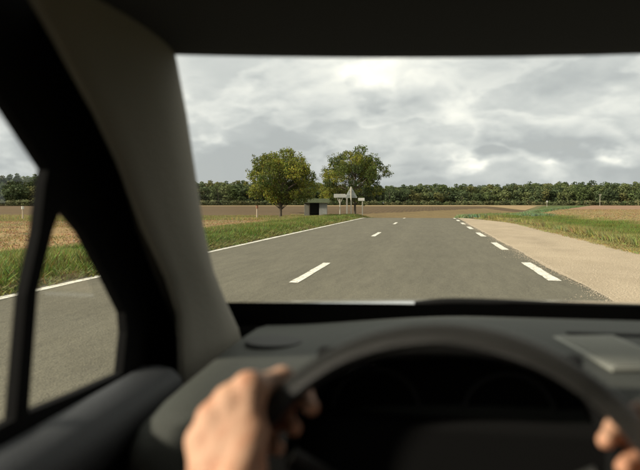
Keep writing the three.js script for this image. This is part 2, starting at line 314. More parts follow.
// ---------------------------------------------------------------- woodland on the horizon: reads as one mass
{
  const r = rng(21), p = [], ix = [], nrm = [];
  for (let i = 0; i < 46; i++) {                            // one clump of foliage: leafy sprays through a ball
    const v = new THREE.Vector3(r() - 0.5, r() - 0.5, r() - 0.5).normalize().multiplyScalar(0.35 + 0.65 * Math.cbrt(r())), t = new THREE.Vector3(r() - 0.5, r() - 0.5, r() - 0.5).normalize(), w = new THREE.Vector3().crossVectors(t, v).normalize(), k = 0.22 + 0.2 * r();
    const o = p.length / 3; for (const [a, b] of [[-1, 0], [0, -0.7], [1, 0], [0, 0.7]]) { p.push(v.x + (t.x * a + w.x * b) * k, v.y + (t.y * a + w.y * b) * k, v.z + (t.z * a + w.z * b) * k); }
    ix.push(o, o + 1, o + 2, o, o + 2, o + 3);
  }
  const g = new THREE.BufferGeometry(); g.setAttribute('position', new THREE.Float32BufferAttribute(p, 3)); g.setIndex(ix); g.computeVertexNormals();
  const spots = [], trunks = [];
  const tones = [[0.058, 0.08, 0.026], [0.08, 0.106, 0.034], [0.115, 0.135, 0.048], [0.07, 0.094, 0.038], [0.12, 0.122, 0.04], [0.048, 0.068, 0.026]];
  for (let az = -58; az < 34; az += 0.36) for (let row = 0; row < 4; row++) {
    const a = (az + (r() - 0.5) * 0.5) * RAD, base = 345 + 22 * Math.sin(az * 0.13 + 1) - (az < -27 ? 60 : 0), d = base + row * 11 + r() * 8;
    const x = Math.sin(a) * d, z = -Math.cos(a) * d, big = 0.6 + 0.55 * fbm(az * 0.2, row * 2.7, 3, 51) + 0.16 * r() + (row > 1 ? 0.1 : 0) + (az < -10 ? 0.1 : 0);
    const h = (row ? 11.2 : 8.6) * big, cw = (2.4 + 1.6 * r()) * big, tone = tones[Math.floor(clamp(fbm(az * 0.5, row * 3.1, 2, 88) * 1.5 - 0.25 + 0.35 * (r() - 0.5), 0, 0.999) * tones.length)], cr = 0.3 * h;
    for (let k = 0; k < 15; k++) {
      const f = r(), ang = r() * 6.283, prof = Math.sin(Math.PI * (0.12 + 0.8 * f)) ** 0.7, rad = cw * prof * Math.sqrt(0.25 + 0.75 * r()), y = lerp(row ? 2.2 : 0.9, h - 0.9, f), c = 0.85 + 0.3 * r();
      const kk = (1.15 + 0.75 * r()) * (f > 0.8 ? 0.75 : 1);
      spots.push([x + Math.cos(ang) * rad, y, z + Math.sin(ang) * rad, kk, kk * 0.9, tone.map((q) => q * c)]);
    }
    trunks.push([x, 0, z, 0.11 + 0.1 * r(), h * 0.75]);
  }
  for (let az = -58; az < 34; az += 0.12) {                 // scrub along the woodland edge
    const a = (az + (r() - 0.5) * 0.2) * RAD, d = 333 + 22 * Math.sin(az * 0.13 + 1) - (az < -27 ? 60 : 0) + r() * 6, c = 0.7 + 0.6 * r(), k = 0.7 + 0.9 * r();
    spots.push([Math.sin(a) * d, k * 0.7, -Math.cos(a) * d, k * 1.2, k, mix3([0.06, 0.085, 0.03], [0.12, 0.115, 0.05], r()).map((q) => q * c)]);
  }
  scatter('woodland', 'dark green woodland in a long band across the horizon', 'woodland', g, spots);
  const tg = new THREE.CylinderGeometry(0.5, 1, 1, 6); tg.translate(0, 0.5, 0);
  const tm = new THREE.InstancedMesh(tg, mat([0.14, 0.12, 0.09], 0.9), trunks.length), o = new THREE.Object3D();
  trunks.forEach(([x, y, z, w, h], i) => { o.position.set(x, y - 0.1, z); o.rotation.set((r() - 0.5) * 0.08, 0, (r() - 0.5) * 0.08); o.scale.set(w, h, w); o.updateMatrix(); tm.setMatrixAt(i, o.matrix); });
  tm.name = 'woodland_trunks'; tm.userData = { label: 'grey brown trunks inside the far woodland band', category: 'woodland', kind: 'stuff' }; tm.castShadow = tm.receiveShadow = true; scene.add(tm);
}

// ---------------------------------------------------------------- the two roadside trees
function leafyTree(name, label, [bx, bz], height, halfW, base, lean, yellow, seed, low = []) {
  const t = thing(name, label, 'tree', [bx, -0.04, bz], 'roadside trees'), r = rng(seed), limbs = [], tips = [];
  const bark = mat([0.085, 0.065, 0.045], 0.95, { bumpMap: rep(clodBump, 2, 1), bumpScale: 0.02 });
  const top = [lean, height * 0.8, 0];
  mesh('trunk', tube([[0, -0.1, 0], [lean * 0.1, height * 0.2, 0.02], [lean * 0.35, height * 0.45, -0.03], top], 0.115, 0.03, 9, 14), bark, t);
  const N = 74, cy = (base + height) / 2, ry = (height - base) / 2;
  const lobes = [];
  for (let k = 0; k < N; k++) {                             // limbs reach out to lobes of foliage spread over the crown
    const f = (k + 0.5) / N, ang = k * 2.39996 + r() * 0.5, yy = 1 - 2 * f, rr = Math.sqrt(1 - yy * yy);
    const grow = 0.6 + 0.34 * r(), p = [lean * 0.6 + Math.cos(ang) * rr * halfW * grow, cy + yy * ry * grow * 0.98, Math.sin(ang) * rr * halfW * grow];
    if (r() < (yy < 0 ? 0.22 : 0.1)) continue;
    lobes.push([...p, 0.34 + 0.3 * r()]);
    const from = clamp(p[1] - 0.7 - r() * 0.8, base * 0.85, height * 0.7), q = from / height;
    limbs.push(tube([[lean * q, from, 0], [(p[0] + lean * q) / 2, (from + p[1]) / 2 + 0.12, p[2] / 2], p], 0.032, 0.01, 5, 6));
    for (let j = 0; j < (yy > 0.75 ? 0 : 2); j++) { const out = 0.1 + 0.12 * r(), e = [p[0] + (p[0] - lean * 0.6) * out + (r() - 0.5) * 0.7, p[1] + (p[1] - cy) * out + (r() - 0.2) * 0.6, p[2] * (1 + out) + (r() - 0.5) * 0.7]; limbs.push(tube([p, [(p[0] + e[0]) / 2, (p[1] + e[1]) / 2 + 0.05, (p[2] + e[2]) / 2], e], 0.014, 0.005, 4, 3)); tips.push(e); }
  }
  for (let k = 0; k < 7; k++) { const ang = r() * 6.283, y = cy + (r() - 0.4) * ry; lobes.push([lean * 0.6 + Math.cos(ang) * halfW * 0.35, y, Math.sin(ang) * halfW * 0.35, 0.7]); }
  for (const [x, y, z, k] of low) { lobes.push([x, y, z, k]); limbs.push(tube([[lean * 0.3, base + 0.9, 0], [x * 0.55, y + 0.35, z * 0.5], [x, y, z]], 0.03, 0.01, 5, 6)); }
  mesh('limbs', mergeGeometries(limbs), bark, t);
  const p = [], ix = [], col = [];
  const leaf = (x, y, z, k, c) => {
    const u = new THREE.Vector3(r() - 0.5, r() - 0.7, r() - 0.5).normalize(), w = new THREE.Vector3(r() - 0.5, r() - 0.5, r() - 0.5).cross(u).normalize(), o = p.length / 3, n = new THREE.Vector3().crossVectors(u, w).multiplyScalar(k * 0.25);
    for (const [a, b, h] of [[-1, 0, 0], [0, -0.45, 1], [1, 0, 0], [0, 0.45, 1]]) { p.push(x + (u.x * a + w.x * b) * k + n.x * h, y + (u.y * a + w.y * b) * k + n.y * h, z + (u.z * a + w.z * b) * k + n.z * h); col.push(...c); }
    ix.push(o, o + 1, o + 2, o, o + 2, o + 3);
  };
  const shades = [[0.066, 0.09, 0.016], [0.094, 0.115, 0.019], [0.046, 0.07, 0.016], [0.12, 0.132, 0.022]];
  const YEL = [0.28, 0.275, 0.036];
  for (const [lx, ly, lz, lr] of lobes) {
    const tone = shades[Math.floor(r() * 4)], turned = r() < yellow ? 0.25 + 0.6 * r() : 0.06 * r();   // some boughs have turned for autumn
    const n = Math.round(620 * lr * lr / 0.5);
    for (let i = 0; i < n; i++) {
      const v = new THREE.Vector3(r() - 0.5, r() - 0.5, r() - 0.5).normalize().multiplyScalar(lr * Math.cbrt(0.15 + 0.85 * r()) * (0.8 + 0.5 * r()));
      const c = mix3(tone, YEL, clamp(turned * (0.5 + r()), 0, 1)).map((q) => q * (0.82 + 0.36 * r()));
      leaf(lx + v.x * 1.08, ly + v.y * 0.85, lz + v.z * 1.08, 0.055 + 0.05 * r(), c);
    }
  }
  for (const e of tips) for (let i = 0; i < 16; i++) leaf(e[0] + (r() - 0.5) * 0.3, e[1] + (r() - 0.5) * 0.25, e[2] + (r() - 0.5) * 0.3, 0.045 + 0.04 * r(), mix3(shades[i & 3], YEL, r() < yellow * 0.8 ? 0.7 * r() : 0).map((q) => q * (0.75 + 0.6 * r())));
  const g = new THREE.BufferGeometry(); g.setAttribute('position', new THREE.Float32BufferAttribute(p, 3)); g.setAttribute('color', new THREE.Float32BufferAttribute(col, 3)); g.setIndex(ix); g.computeVertexNormals();
  mesh('crown', g, leafMat({ vertexColors: true }), t);
  return t;
}
leafyTree('roadside_tree', 'broad round leafy tree turning yellow beside the small stone shelter', [-11.05, -49.1], 5.2, 2.72, 0.75, 0.2, 0.55, 101, [[2.15, 1.75, 0.3, 0.5], [2.35, 2.3, -0.4, 0.5], [1.75, 1.45, 0.6, 0.42]]);
leafyTree('roadside_tree', 'round green leafy tree standing behind the triangular sign', [-6.68, -60.2], 6.2, 3.15, 0.95, 0.0, 0.25, 207, [[-2.3, 1.95, 0.6, 0.55], [-2.75, 2.5, 0, 0.5], [-1.6, 1.65, 0.9, 0.5], [-2.9, 1.75, -0.5, 0.45], [-1.1, 1.9, -1.2, 0.55]]);

// ---------------------------------------------------------------- shelter, signs and posts at the verge
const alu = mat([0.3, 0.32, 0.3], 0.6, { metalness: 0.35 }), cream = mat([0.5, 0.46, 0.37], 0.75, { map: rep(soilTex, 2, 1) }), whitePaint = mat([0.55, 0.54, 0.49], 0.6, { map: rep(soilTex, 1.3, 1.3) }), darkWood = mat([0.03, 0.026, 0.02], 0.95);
{
  const t = thing('stone_shelter', 'small grey open-fronted shelter with mossy roof between the two trees', 'shelter', [-9.25, -0.05, -54.2]);
  t.rotation.y = 0.16;
  const stone = mat([0.2, 0.19, 0.15], 0.95, { map: rep(soilTex, 0.9, 0.9), bumpMap: rep(clodBump, 1.5, 1.5), bumpScale: 0.03 }), plaster = mat([0.32, 0.32, 0.29], 0.9, { map: rep(soilTex, 0.4, 0.4) }), moss = mat([0.06, 0.075, 0.025], 1, { map: rep(soilTex, 1, 1), bumpMap: rep(clodBump, 2, 2), bumpScale: 0.06 });
  mesh('side_wall', box(0.42, 1.22, 1.2, -0.72, 0.61, 0, 0.03), stone, t);
  mesh('front_panel', box(0.62, 1.18, 0.09, 0.6, 0.59, 0.55, 0.015), plaster, t);
  mesh('side_wall', box(0.1, 1.18, 1.1, 0.89, 0.59, -0.06, 0.015), plaster, t);
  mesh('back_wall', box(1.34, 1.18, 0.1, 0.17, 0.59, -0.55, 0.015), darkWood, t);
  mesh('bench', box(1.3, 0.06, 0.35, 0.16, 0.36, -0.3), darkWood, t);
  const rf = prism([[-0.85, 0], [0.85, 0], [0, 0.34]], 2.25); rf.rotateY(Math.PI / 2); rf.translate(-1.12, 1.2, 0);
  mesh('roof', rf, moss, t);
}
{ // warning triangle, seen from the back
  const t = thing('warning_sign', 'grey back of a triangular road sign on a pale post', 'road sign', [-6.36, -0.04, -54.4]);
  t.rotation.y = 0.1;
  const tri = new THREE.Shape(); const h = 0.9, w = 0.5, c = 0.05;
  tri.moveTo(-w + c, 0); tri.lineTo(w - c, 0); tri.quadraticCurveTo(w, 0, w - c * 0.6, c); tri.lineTo(c * 0.6, h - c); tri.quadraticCurveTo(0, h, -c * 0.6, h - c); tri.lineTo(-w + c * 0.6, c); tri.quadraticCurveTo(-w, 0, -w + c, 0);
  const pg = new THREE.ExtrudeGeometry(tri, { depth: 0.02, bevelEnabled: true, bevelSize: 0.012, bevelThickness: 0.01, bevelSegments: 2 }); pg.translate(0, 1.6, -0.1);
  mesh('plate', pg, alu, t);
  for (const y of [1.78, 2.12]) mesh('rail', box(y > 2 ? 0.4 : 0.76, 0.05, 0.03, 0, y, -0.055), alu, t);
  mesh('post', new THREE.CylinderGeometry(0.05, 0.05, 2.5, 12).translate(0, 1.25, 0), cream, t);
}
{ const t = thing('marker_post', 'pale square post beside the triangular sign, with no plate', 'post', [-6.64, -0.04, -53.9]); mesh('shaft', box(0.11, 1.52, 0.11, 0, 0.76, 0, 0.012), cream, t); mesh('cap', box(0.14, 0.05, 0.14, 0, 1.545, 0, 0.012), whitePaint, t); }
{ // direction board on a forked bracket
  const t = thing('direction_sign', 'white direction board on a forked post beside the triangular sign', 'road sign', [-7.22, -0.04, -54.0]); t.rotation.y = 0.15;
  mesh('post', new THREE.CylinderGeometry(0.045, 0.045, 1.5, 10).translate(0, 0.75, 0), cream, t);
  for (const s of [-1, 1]) mesh('bracket_arm', tube([[0, 1.1, 0], [s * 0.13, 1.38, 0], [s * 0.24, 1.62, 0]], 0.028), cream, t);
  const b = prism([[-0.5, 1.6], [0.42, 1.6], [0.55, 1.75], [0.42, 1.9], [-0.5, 1.9]], 0.05); b.translate(0, 0, 0.035); mesh('board', b, whitePaint, t);
}
{
  const t = thing('small_sign', 'small white plate on a thin post beyond the triangular sign', 'road sign', [-5.42, -0.04, -54.3]);
  mesh('post', new THREE.CylinderGeometry(0.045, 0.045, 1.4, 10).translate(0, 0.7, 0), cream, t); mesh('plate', box(0.52, 0.24, 0.04, -0.08, 1.45, 0.075, 0.015), whitePaint, t);
}
function roadMarker(label, x, z, h, cap) { const t = thing('marker_post', label, 'post', [x, -0.05, z]); mesh('shaft', new THREE.CylinderGeometry(0.05, 0.06, h, 10).translate(0, h / 2, 0), dusty, t); mesh('cap', new THREE.CylinderGeometry(0.085, 0.085, 0.2, 12).translate(0, h, 0), cap, t); return t; }
const dusty = mat([0.34, 0.27, 0.19], 0.85), rust = mat([0.2, 0.09, 0.05], 0.8);
roadMarker('short pale post with reddish cap in the grass before the yellowing tree', -12.0, -45.8, 0.9, rust);
roadMarker('short pale post with white cap in the field seen through the side window', -26.6, -40.6, 0.86, whitePaint);
{
  const t = thing('far_sign', 'tiny white sign where the road swings toward the woodland', 'road sign', [32.2, -0.06, -195]);
  mesh('post', new THREE.CylinderGeometry(0.05, 0.05, 1.6, 8).translate(0, 0.8, 0), cream, t); mesh('plate', box(0.42, 0.5, 0.05, 0, 1.6, 0.08), whitePaint, t);
  const q = thing('utility_pole', 'thin pale pole standing in front of the far woodland', 'pole', [64, -0.06, -270]);
  mesh('shaft', new THREE.CylinderGeometry(0.06, 0.09, 4.6, 8).translate(0, 2.3, 0), cream, q); mesh('crossarm', box(1.1, 0.12, 0.12, 0, 4.3, 0), cream, q);
}

// ---------------------------------------------------------------- the car round the camera; its centre line is at x = 0.36
const CX = 0.36;
const car = thing('car', 'dark interior of the car with pillar, dashboard and steering wheel round the viewer', 'car');
const grain = tex(256, (u, v) => tileNoise(u, v, 64, 3, 55), false);
const M = {
  dash: mat([0.05, 0.053, 0.047], 0.75, { specularIntensity: 0.3, bumpMap: rep(grain, 8, 8), bumpScale: 0.0012 }),
  trim: mat([0.195, 0.183, 0.15], 0.9, { bumpMap: rep(grain, 6, 6), bumpScale: 0.001, sheen: 0.2, sheenRoughness: 0.7 }),
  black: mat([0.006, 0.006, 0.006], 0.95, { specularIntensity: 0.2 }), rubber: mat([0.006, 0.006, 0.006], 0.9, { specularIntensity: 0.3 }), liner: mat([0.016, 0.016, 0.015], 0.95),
  leather: mat([0.022, 0.022, 0.02], 0.38, { bumpMap: rep(grain, 30, 30), bumpScale: 0.0006 }),
  door: mat([0.016, 0.018, 0.021], 0.7, { bumpMap: rep(grain, 8, 8), bumpScale: 0.001 }),
  pad: mat([0.24, 0.245, 0.215], 0.8), grille: mat([0.03, 0.031, 0.029], 0.9), paint: mat([0.42, 0.43, 0.42], 0.35, { metalness: 0.5, clearcoat: 1, clearcoatRoughness: 0.06 }),
  glass: mat([0.955, 0.97, 0.955], 0.0, { transmission: 1, thickness: 0, ior: 1.5 }), chrome: mat([0.6, 0.6, 0.6], 0.2, { metalness: 1 }),
  seat: mat([0.03, 0.03, 0.032], 0.9),
};
const mx = (x) => 2 * CX - x;                               // mirrored to the passenger side
// windscreen pillar trim: a wide rounded panel raking back from the dashboard corner to the roof
function pillarTrim(flip) {
  const L = [[-0.400, 1.345, -0.60], [-0.400, 1.294, -0.669], [-0.400, 1.277, -0.690], [-0.400, 1.228, -0.753], [-0.400, 1.174, -0.811], [-0.400, 1.084, -0.886], [-0.400, 1.006, -0.967], [-0.400, 0.941, -1.014], [-0.400, 0.862, -1.020], [-0.400, 0.80, -1.02]];
  const R = [[-0.380, 1.42, -0.905], [-0.380, 1.359, -0.947], [-0.380, 1.334, -0.966], [-0.380, 1.260, -1.005], [-0.380, 1.188, -1.034], [-0.380, 1.076, -1.079], [-0.380, 1.003, -1.124], [-0.380, 0.942, -1.192], [-0.380, 0.873, -1.281], [-0.380, 0.80, -1.34]];
  const rows = L.map((l, i) => {
    const r = R[i], row = [[-0.451, l[1] + 0.006, l[2] - 0.13], [-0.425, l[1] + 0.003, l[2] - 0.06]];
    for (const t of [0, 0.03, 0.16, 0.32, 0.5, 0.64, 0.76, 0.86, 0.93, 0.975, 1]) { const b = 0.024 * Math.min(1, 0.35 + 1.2 * t) * Math.sqrt(Math.max(0, 1 - Math.max(0, (t - 0.45) / 0.55) ** 2)) * (t > 0 ? 1 : 0); row.push([lerp(l[0], r[0], t) + b, lerp(l[1], r[1], t), lerp(l[2], r[2], t)]); }
    row.push([-0.392, r[1] + 0.004, r[2] - 0.012], [-0.43, r[1] + 0.006, r[2] - 0.016], [-0.452, (l[1] + r[1]) / 2, (l[2] + r[2]) / 2]);
    return flip ? row.map(([x, y, z]) => [mx(x), y, z]) : row;
  });
  return surf(rows, true);
}
mesh('windscreen_pillar', pillarTrim(false), M.trim, car); mesh('windscreen_pillar', pillarTrim(true), M.trim, car);
// door and body side: one stamped panel with its window openings, behind it the panes
const qtr = [[-0.772, 1.117], [-0.824, 1.081], [-0.886, 1.017], [-0.942, 0.955], [-0.946, 0.925], [-0.930, 0.866], [-0.806, 0.872], [-0.693, 0.880], [-0.716, 1.016], [-0.752, 1.088]];
const main = [[-0.735, 1.143], [-0.722, 1.086], [-0.692, 1.014], [-0.668, 0.880], [0.42, 0.892], [0.40, 1.275], [-0.56, 1.285], [-0.633, 1.252], [-0.742, 1.160]];
const rear = [[0.55, 0.895], [1.45, 0.93], [1.30, 1.24], [0.55, 1.275]];
const outline = [[-1.36, 0.87], [-1.40, 0.30], [-1.30, 0.22], [2.35, 0.22], [2.45, 0.45], [2.40, 0.93], [1.95, 1.25], [1.5, 1.385], [-0.55, 1.395], [-0.80, 1.345], [-0.96, 1.26]];
function side(flip) {
  const g = prism(outline, 0.014, [qtr, main, rear]); g.rotateY(-Math.PI / 2); g.translate(-0.452, 0, 0); // shape x -> world z
  if (flip) g.translate(2 * (CX + 0.459), 0, 0);
  return g;
}
const sideDoor = mesh('door', side(false), M.black, car), farDoor = mesh('door', side(true), M.black, car);
for (const [d, x] of [[sideDoor, -0.461], [farDoor, mx(-0.461)]]) {
  for (const [nm, poly] of [['quarter_window', qtr], ['side_window', main], ['rear_window', rear]]) {
    const cx = poly.reduce((a, q) => a + q[0], 0) / poly.length, cy = poly.reduce((a, q) => a + q[1], 0) / poly.length;
    const g = new THREE.ShapeGeometry(new THREE.Shape(poly.map(([a, b]) => new THREE.Vector2(cx + (a - cx) * 1.012, cy + (b - cy) * 1.012)))); g.rotateY(-Math.PI / 2); g.translate(x, 0, 0);
    mesh(nm, g, M.glass, d);
  }
  // outer skin below the glass
  const skin = prism([[-1.42, 0.80], [-1.46, 0.32], [-1.3, 0.22], [2.4, 0.22], [2.5, 0.5], [2.44, 0.82]], 0.05); skin.rotateY(-Math.PI / 2); skin.translate(x < 0 ? -0.468 : x + 0.057, 0, 0); mesh('door_skin', skin, M.paint, d);
  // upholstered ledge under the glass
  const k = x < 0 ? 1 : -1, X = (v) => (k > 0 ? v : mx(v)), rows = [];
  for (const z of [0.6, 0.2, -0.2, -0.5, -0.75, -0.9, -0.975, -0.995]) {
    const dn = z < -0.98 ? 0.012 : 0, pr = [];
    for (const [px, py] of [[-0.452, 0.858], [-0.44, 0.866], [-0.415, 0.868], [-0.392, 0.864], [-0.378, 0.852], [-0.372, 0.835], [-0.376, 0.81], [-0.395, 0.79], [-0.405, 0.6], [-0.40, 0.3], [-0.452, 0.3]]) pr.push([X(px - dn * 1.2), py - dn, z]);
    rows.push(pr);
  }
  rows.push(rows[rows.length - 1].map(([, y]) => [X(-0.43), lerp(y, 0.7, 0.25), -0.997]));
  mesh('door_trim', surf(rows), M.door, d);
}
// roof, lining and windscreen header
{
  const hz = (x) => -0.955 - 0.115 * (1 - ((x - CX) / 0.76) ** 2), hy = (x) => 1.338;
  const xs = []; for (let i = 0; i <= 24; i++) xs.push(lerp(-0.43, mx(-0.43), i / 24));
  const dome = (x) => 0.035 * (1 - ((x - CX) / 0.8) ** 2);
  const inner = xs.map((x) => [[x, hy(x) + 0.03, hz(x) + 0.008], [x, hy(x) + 0.004, hz(x)], [x, hy(x), hz(x) + 0.012], [x, hy(x) + 0.004, hz(x) + 0.05], [x, 1.352 + dome(x), -0.6], [x, 1.36 + dome(x), 0.2], [x, 1.35 + dome(x), 1.3], [x, 1.22, 1.95]]);
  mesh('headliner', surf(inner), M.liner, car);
  const outer = xs.map((x) => [[x, hy(x) + 0.034, hz(x) - 0.006], [x, hy(x) + 0.05, hz(x) + 0.06], [x, 1.402 + dome(x), -0.5], [x, 1.412 + dome(x), 0.3], [x, 1.39 + dome(x), 1.4], [x, 1.27, 1.98]]);
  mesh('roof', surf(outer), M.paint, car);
  const bz = (x) => -1.345 - 0.05 * (1 - ((x - CX) / 0.78) ** 2), by = 0.893;
  const glassRows = []; for (let i = 0; i <= 12; i++) { const t = i / 12; glassRows.push(xs.map((x) => [x, lerp(by, hy(x) + 0.02, t), lerp(bz(x), hz(x) - 0.004, t) - 0.02 * Math.sin(Math.PI * t)])); }
  mesh('windscreen', surf(glassRows), M.glass, car);
  // black printed band at the foot of the glass and the cowl in front of it
  const band = [-2, -1, 0, 0.5, 1].map((t) => xs.map((x) => { const s = t * (0.048 + 0.012 * sm(0.1, -0.4, x)); return [x, lerp(by, hy(x) + 0.02, s), lerp(bz(x), hz(x) - 0.004, s) - 0.02 * Math.sin(Math.PI * s) + 0.004]; }));
  mesh('windscreen_band', surf(band), M.black, car);
  mesh('cowl', surf([[0.0, 0.0], [-0.05, 0.0], [-0.10, -0.015], [-0.10, -0.2]].map(([dz, dy]) => xs.map((x) => [x, by - 0.005 + dy, bz(x) + dz]))), M.black, car);
  // bonnet: rises as a low crest behind the cowl, then falls away to the nose
  const bon = []; for (const [z, y] of [[-1.50, 0.876], [-1.53, 0.890], [-1.6, 0.886], [-1.8, 0.862], [-2.1, 0.81], [-2.35, 0.745], [-2.48, 0.66], [-2.52, 0.5], [-2.52, 0.3]]) bon.push(xs.map((x) => { const q = (x - CX) / 0.82; return [CX + (x - CX) * (z < -2.3 ? 0.93 : 1.04), y - 0.05 * q * q * (z < -1.9 ? 1 : 0.35), z - 0.05 * (1 - q * q)]; }));
  mesh('bonnet', surf(bon), M.paint, car);
  // wiper parked along the foot of the screen
  const w = tube([[-0.03, 0.902, -1.435], [0.03, 0.911, -1.432], [0.3, 0.9085, -1.438], [0.62, 0.909, -1.425]], 0.009, 0.007, 8, 20); const wp = mesh('wiper', w, M.rubber, car);
  mesh('wiper_arm', tube([[0.05, 0.907, -1.45], [0.35, 0.898, -1.475], [0.7, 0.885, -1.5]], 0.006, 0.009), M.black, wp);
  // dashboard
  const prof = [[-1.385, 0.872], [-1.37, 0.888], [-1.33, 0.899], [-1.25, 0.906], [-1.15, 0.908], [-1.05, 0.907], [-0.95, 0.904], [-0.86, 0.900], [-0.80, 0.891], [-0.772, 0.874], [-0.76, 0.845], [-0.765, 0.78], [-0.79, 0.6], [-0.80, 0.42]];
  const dx = []; for (let i = 0; i <= 40; i++) dx.push(lerp(-0.366, mx(-0.366), i / 40));
  const rows = prof.map(([z, y]) => dx.map((x) => { const e = Math.min(x + 0.366, mx(-0.366) - x), dr = 0.03 * (1 - sm(0, 0.46, x + 0.366)) + 0.03 * (1 - sm(0, 0.025, e)); return [x, y - dr, z]; }));
  const dash = mesh('dashboard', surf(rows), M.dash, car);
  const oval = new THREE.CylinderGeometry(1, 1.04, 1, 28); oval.scale(0.048, 0.006, 0.045); oval.translate(-0.26, 0.884, -1.10); mesh('speaker_grille', oval, M.grille, dash);
  mesh('defroster_slot', box(0.5, 0.008, 0.022, 0.47, 0.906, -1.13, 0.003), M.black, dash);
  const lidGroup = mesh('centre_lid', (() => { const g = box(0.10, 0.006, 0.20, 0, 0, 0, 0.0025); g.rotateY(0.2); g.rotateX(0.012); g.translate(0.262, 0.9055, -1.012); return g; })(), M.pad, dash);
  const ribs = []; for (let i = 0; i < 16; i++) { const g = box(0.086, 0.003, 0.007, 0, 0.0035, -0.09 + i * 0.012, 0.0015); g.rotateY(0.2); g.rotateX(0.012); g.translate(0.262, 0.9055, -1.012); ribs.push(g); }
  mesh('ribs', mergeGeometries(ribs), M.pad, lidGroup);
  // instrument hood
  const hood = []; for (const [z, sc, lift] of [[-1.02, 0.96, -0.085], [-0.95, 1, -0.06], [-0.82, 1, -0.026], [-0.70, 1, 0.0], [-0.685, 0.985, -0.004], [-0.69, 0.95, -0.012], [-0.80, 0.93, -0.02]]) { const row = []; for (let i = 0; i <= 28; i++) { const a = Math.PI * (1 - i / 28), c = Math.cos(a), s = Math.sin(a); row.push([0.02 + 0.176 * sc * Math.sign(c) * Math.abs(c) ** 0.85, 0.845 + lift + (0.135 * sc) * Math.abs(s) ** 0.75, z]); } hood.push(row); }
  const ih = mesh('instrument_hood', surf(hood), M.black, car);
  mesh('instrument_panel', box(0.31, 0.15, 0.02, 0.02, 0.87, -0.80, 0.01), M.black, ih);
  mesh('lower_panel', box(0.42, 0.48, 0.03, 0.02, 0.64, -0.75, 0.012), M.black, ih);
  for (const x of [-0.062, 0.092]) mesh('dial_ring', new THREE.TorusGeometry(0.052, 0.0025, 8, 40).translate(x, 0.872, -0.787), M.grille, ih);
}
// shell behind the viewer, floor, seats and wheels
{
  const back = prism([[-0.44, 0.25], [1.16, 0.25], [1.16, 0.95], [1.02, 1.27], [-0.30, 1.27], [-0.44, 0.95]], 0.04, [[[-0.28, 0.98], [1.0, 0.98], [0.92, 1.2], [-0.2, 1.2]]]); back.translate(0, 0, 1.97); mesh('tailgate', back, M.paint, car);
  const rg2 = new THREE.ShapeGeometry(new THREE.Shape([[-0.29, 0.975], [1.01, 0.975], [0.93, 1.205], [-0.21, 1.205]].map((q) => new THREE.Vector2(...q)))); rg2.translate(0, 0, 1.99); mesh('rear_screen', rg2, M.glass, car);
  mesh('floor_pan', box(1.6, 0.05, 4.3, CX, 0.245, 0.0, 0.02), M.black, car);
  mesh('firewall', box(1.56, 0.6, 0.03, CX, 0.56, -1.36, 0.01), M.black, car);
  for (const x of [0.01, 0.71]) { const s = mesh('seat', box(0.5, 0.18, 0.52, x, 0.43, 0.12, 0.07), M.seat, car); const b = box(0.5, 0.62, 0.14, 0, 0.31, 0, 0.06); b.rotateX(0.32); b.translate(x, 0.46, 0.40); mesh('backrest', b, M.seat, s); }
  for (const x of [-0.36, 1.08]) for (const z of [-1.85, 0.85 + 0.05]) { const w = mesh('wheel', new THREE.TorusGeometry(0.215, 0.085, 14, 40).rotateY(Math.PI / 2).translate(x, 0.34, z), M.rubber, car); mesh('rim', new THREE.CylinderGeometry(0.17, 0.17, 0.14, 28).rotateZ(Math.PI / 2).translate(x, 0.34, z), M.chrome, w); }
}
// steering wheel
const WC = new THREE.Vector3(0.014, 0.827, -0.52), TILT = 18 * RAD, WR = 0.19, WV = new THREE.Vector3(0, Math.cos(TILT), -Math.sin(TILT)), WN = new THREE.Vector3(0, Math.sin(TILT), Math.cos(TILT));
const ringAt = (deg, er = 0, n = 0) => { const a = deg * RAD, R = WR + er; return WC.clone().add(new THREE.Vector3(Math.cos(a) * R, 0, 0)).addScaledVector(WV, Math.sin(a) * R).addScaledVector(WN, n); };
{
  const w = mesh('steering_wheel', new THREE.TorusGeometry(WR, 0.0102, 18, 120).rotateX(-TILT).translate(WC.x, WC.y, WC.z), M.leather, car);
  const hub = new THREE.SphereGeometry(1, 32, 16).scale(0.075, 0.06, 0.03).rotateX(-TILT).translate(WC.x, WC.y - 0.01, WC.z - 0.015); mesh('hub', hub, M.black, w);
  for (const d of [172, 8, 232, 308]) mesh('spoke', tube([ringAt(d, -0.125, -0.022), ringAt(d, -0.06, -0.016), ringAt(d, 0, -0.004)].map((v) => v.toArray()), 0.016, 0.011), M.black, w);
  mesh('column', new THREE.CylinderGeometry(0.045, 0.06, 0.3, 20).rotateX(Math.PI / 2 - TILT).translate(WC.x, WC.y - 0.06, WC.z - 0.17), M.black, w);
  for (const s of [-1, 1]) mesh('stalk', tube([[0.01 + s * 0.04, 0.83, -0.60], [0.01 + s * 0.09, 0.86, -0.60], [0.01 + s * 0.135, 0.885, -0.595]], 0.008, 0.011), M.leather, w);
}

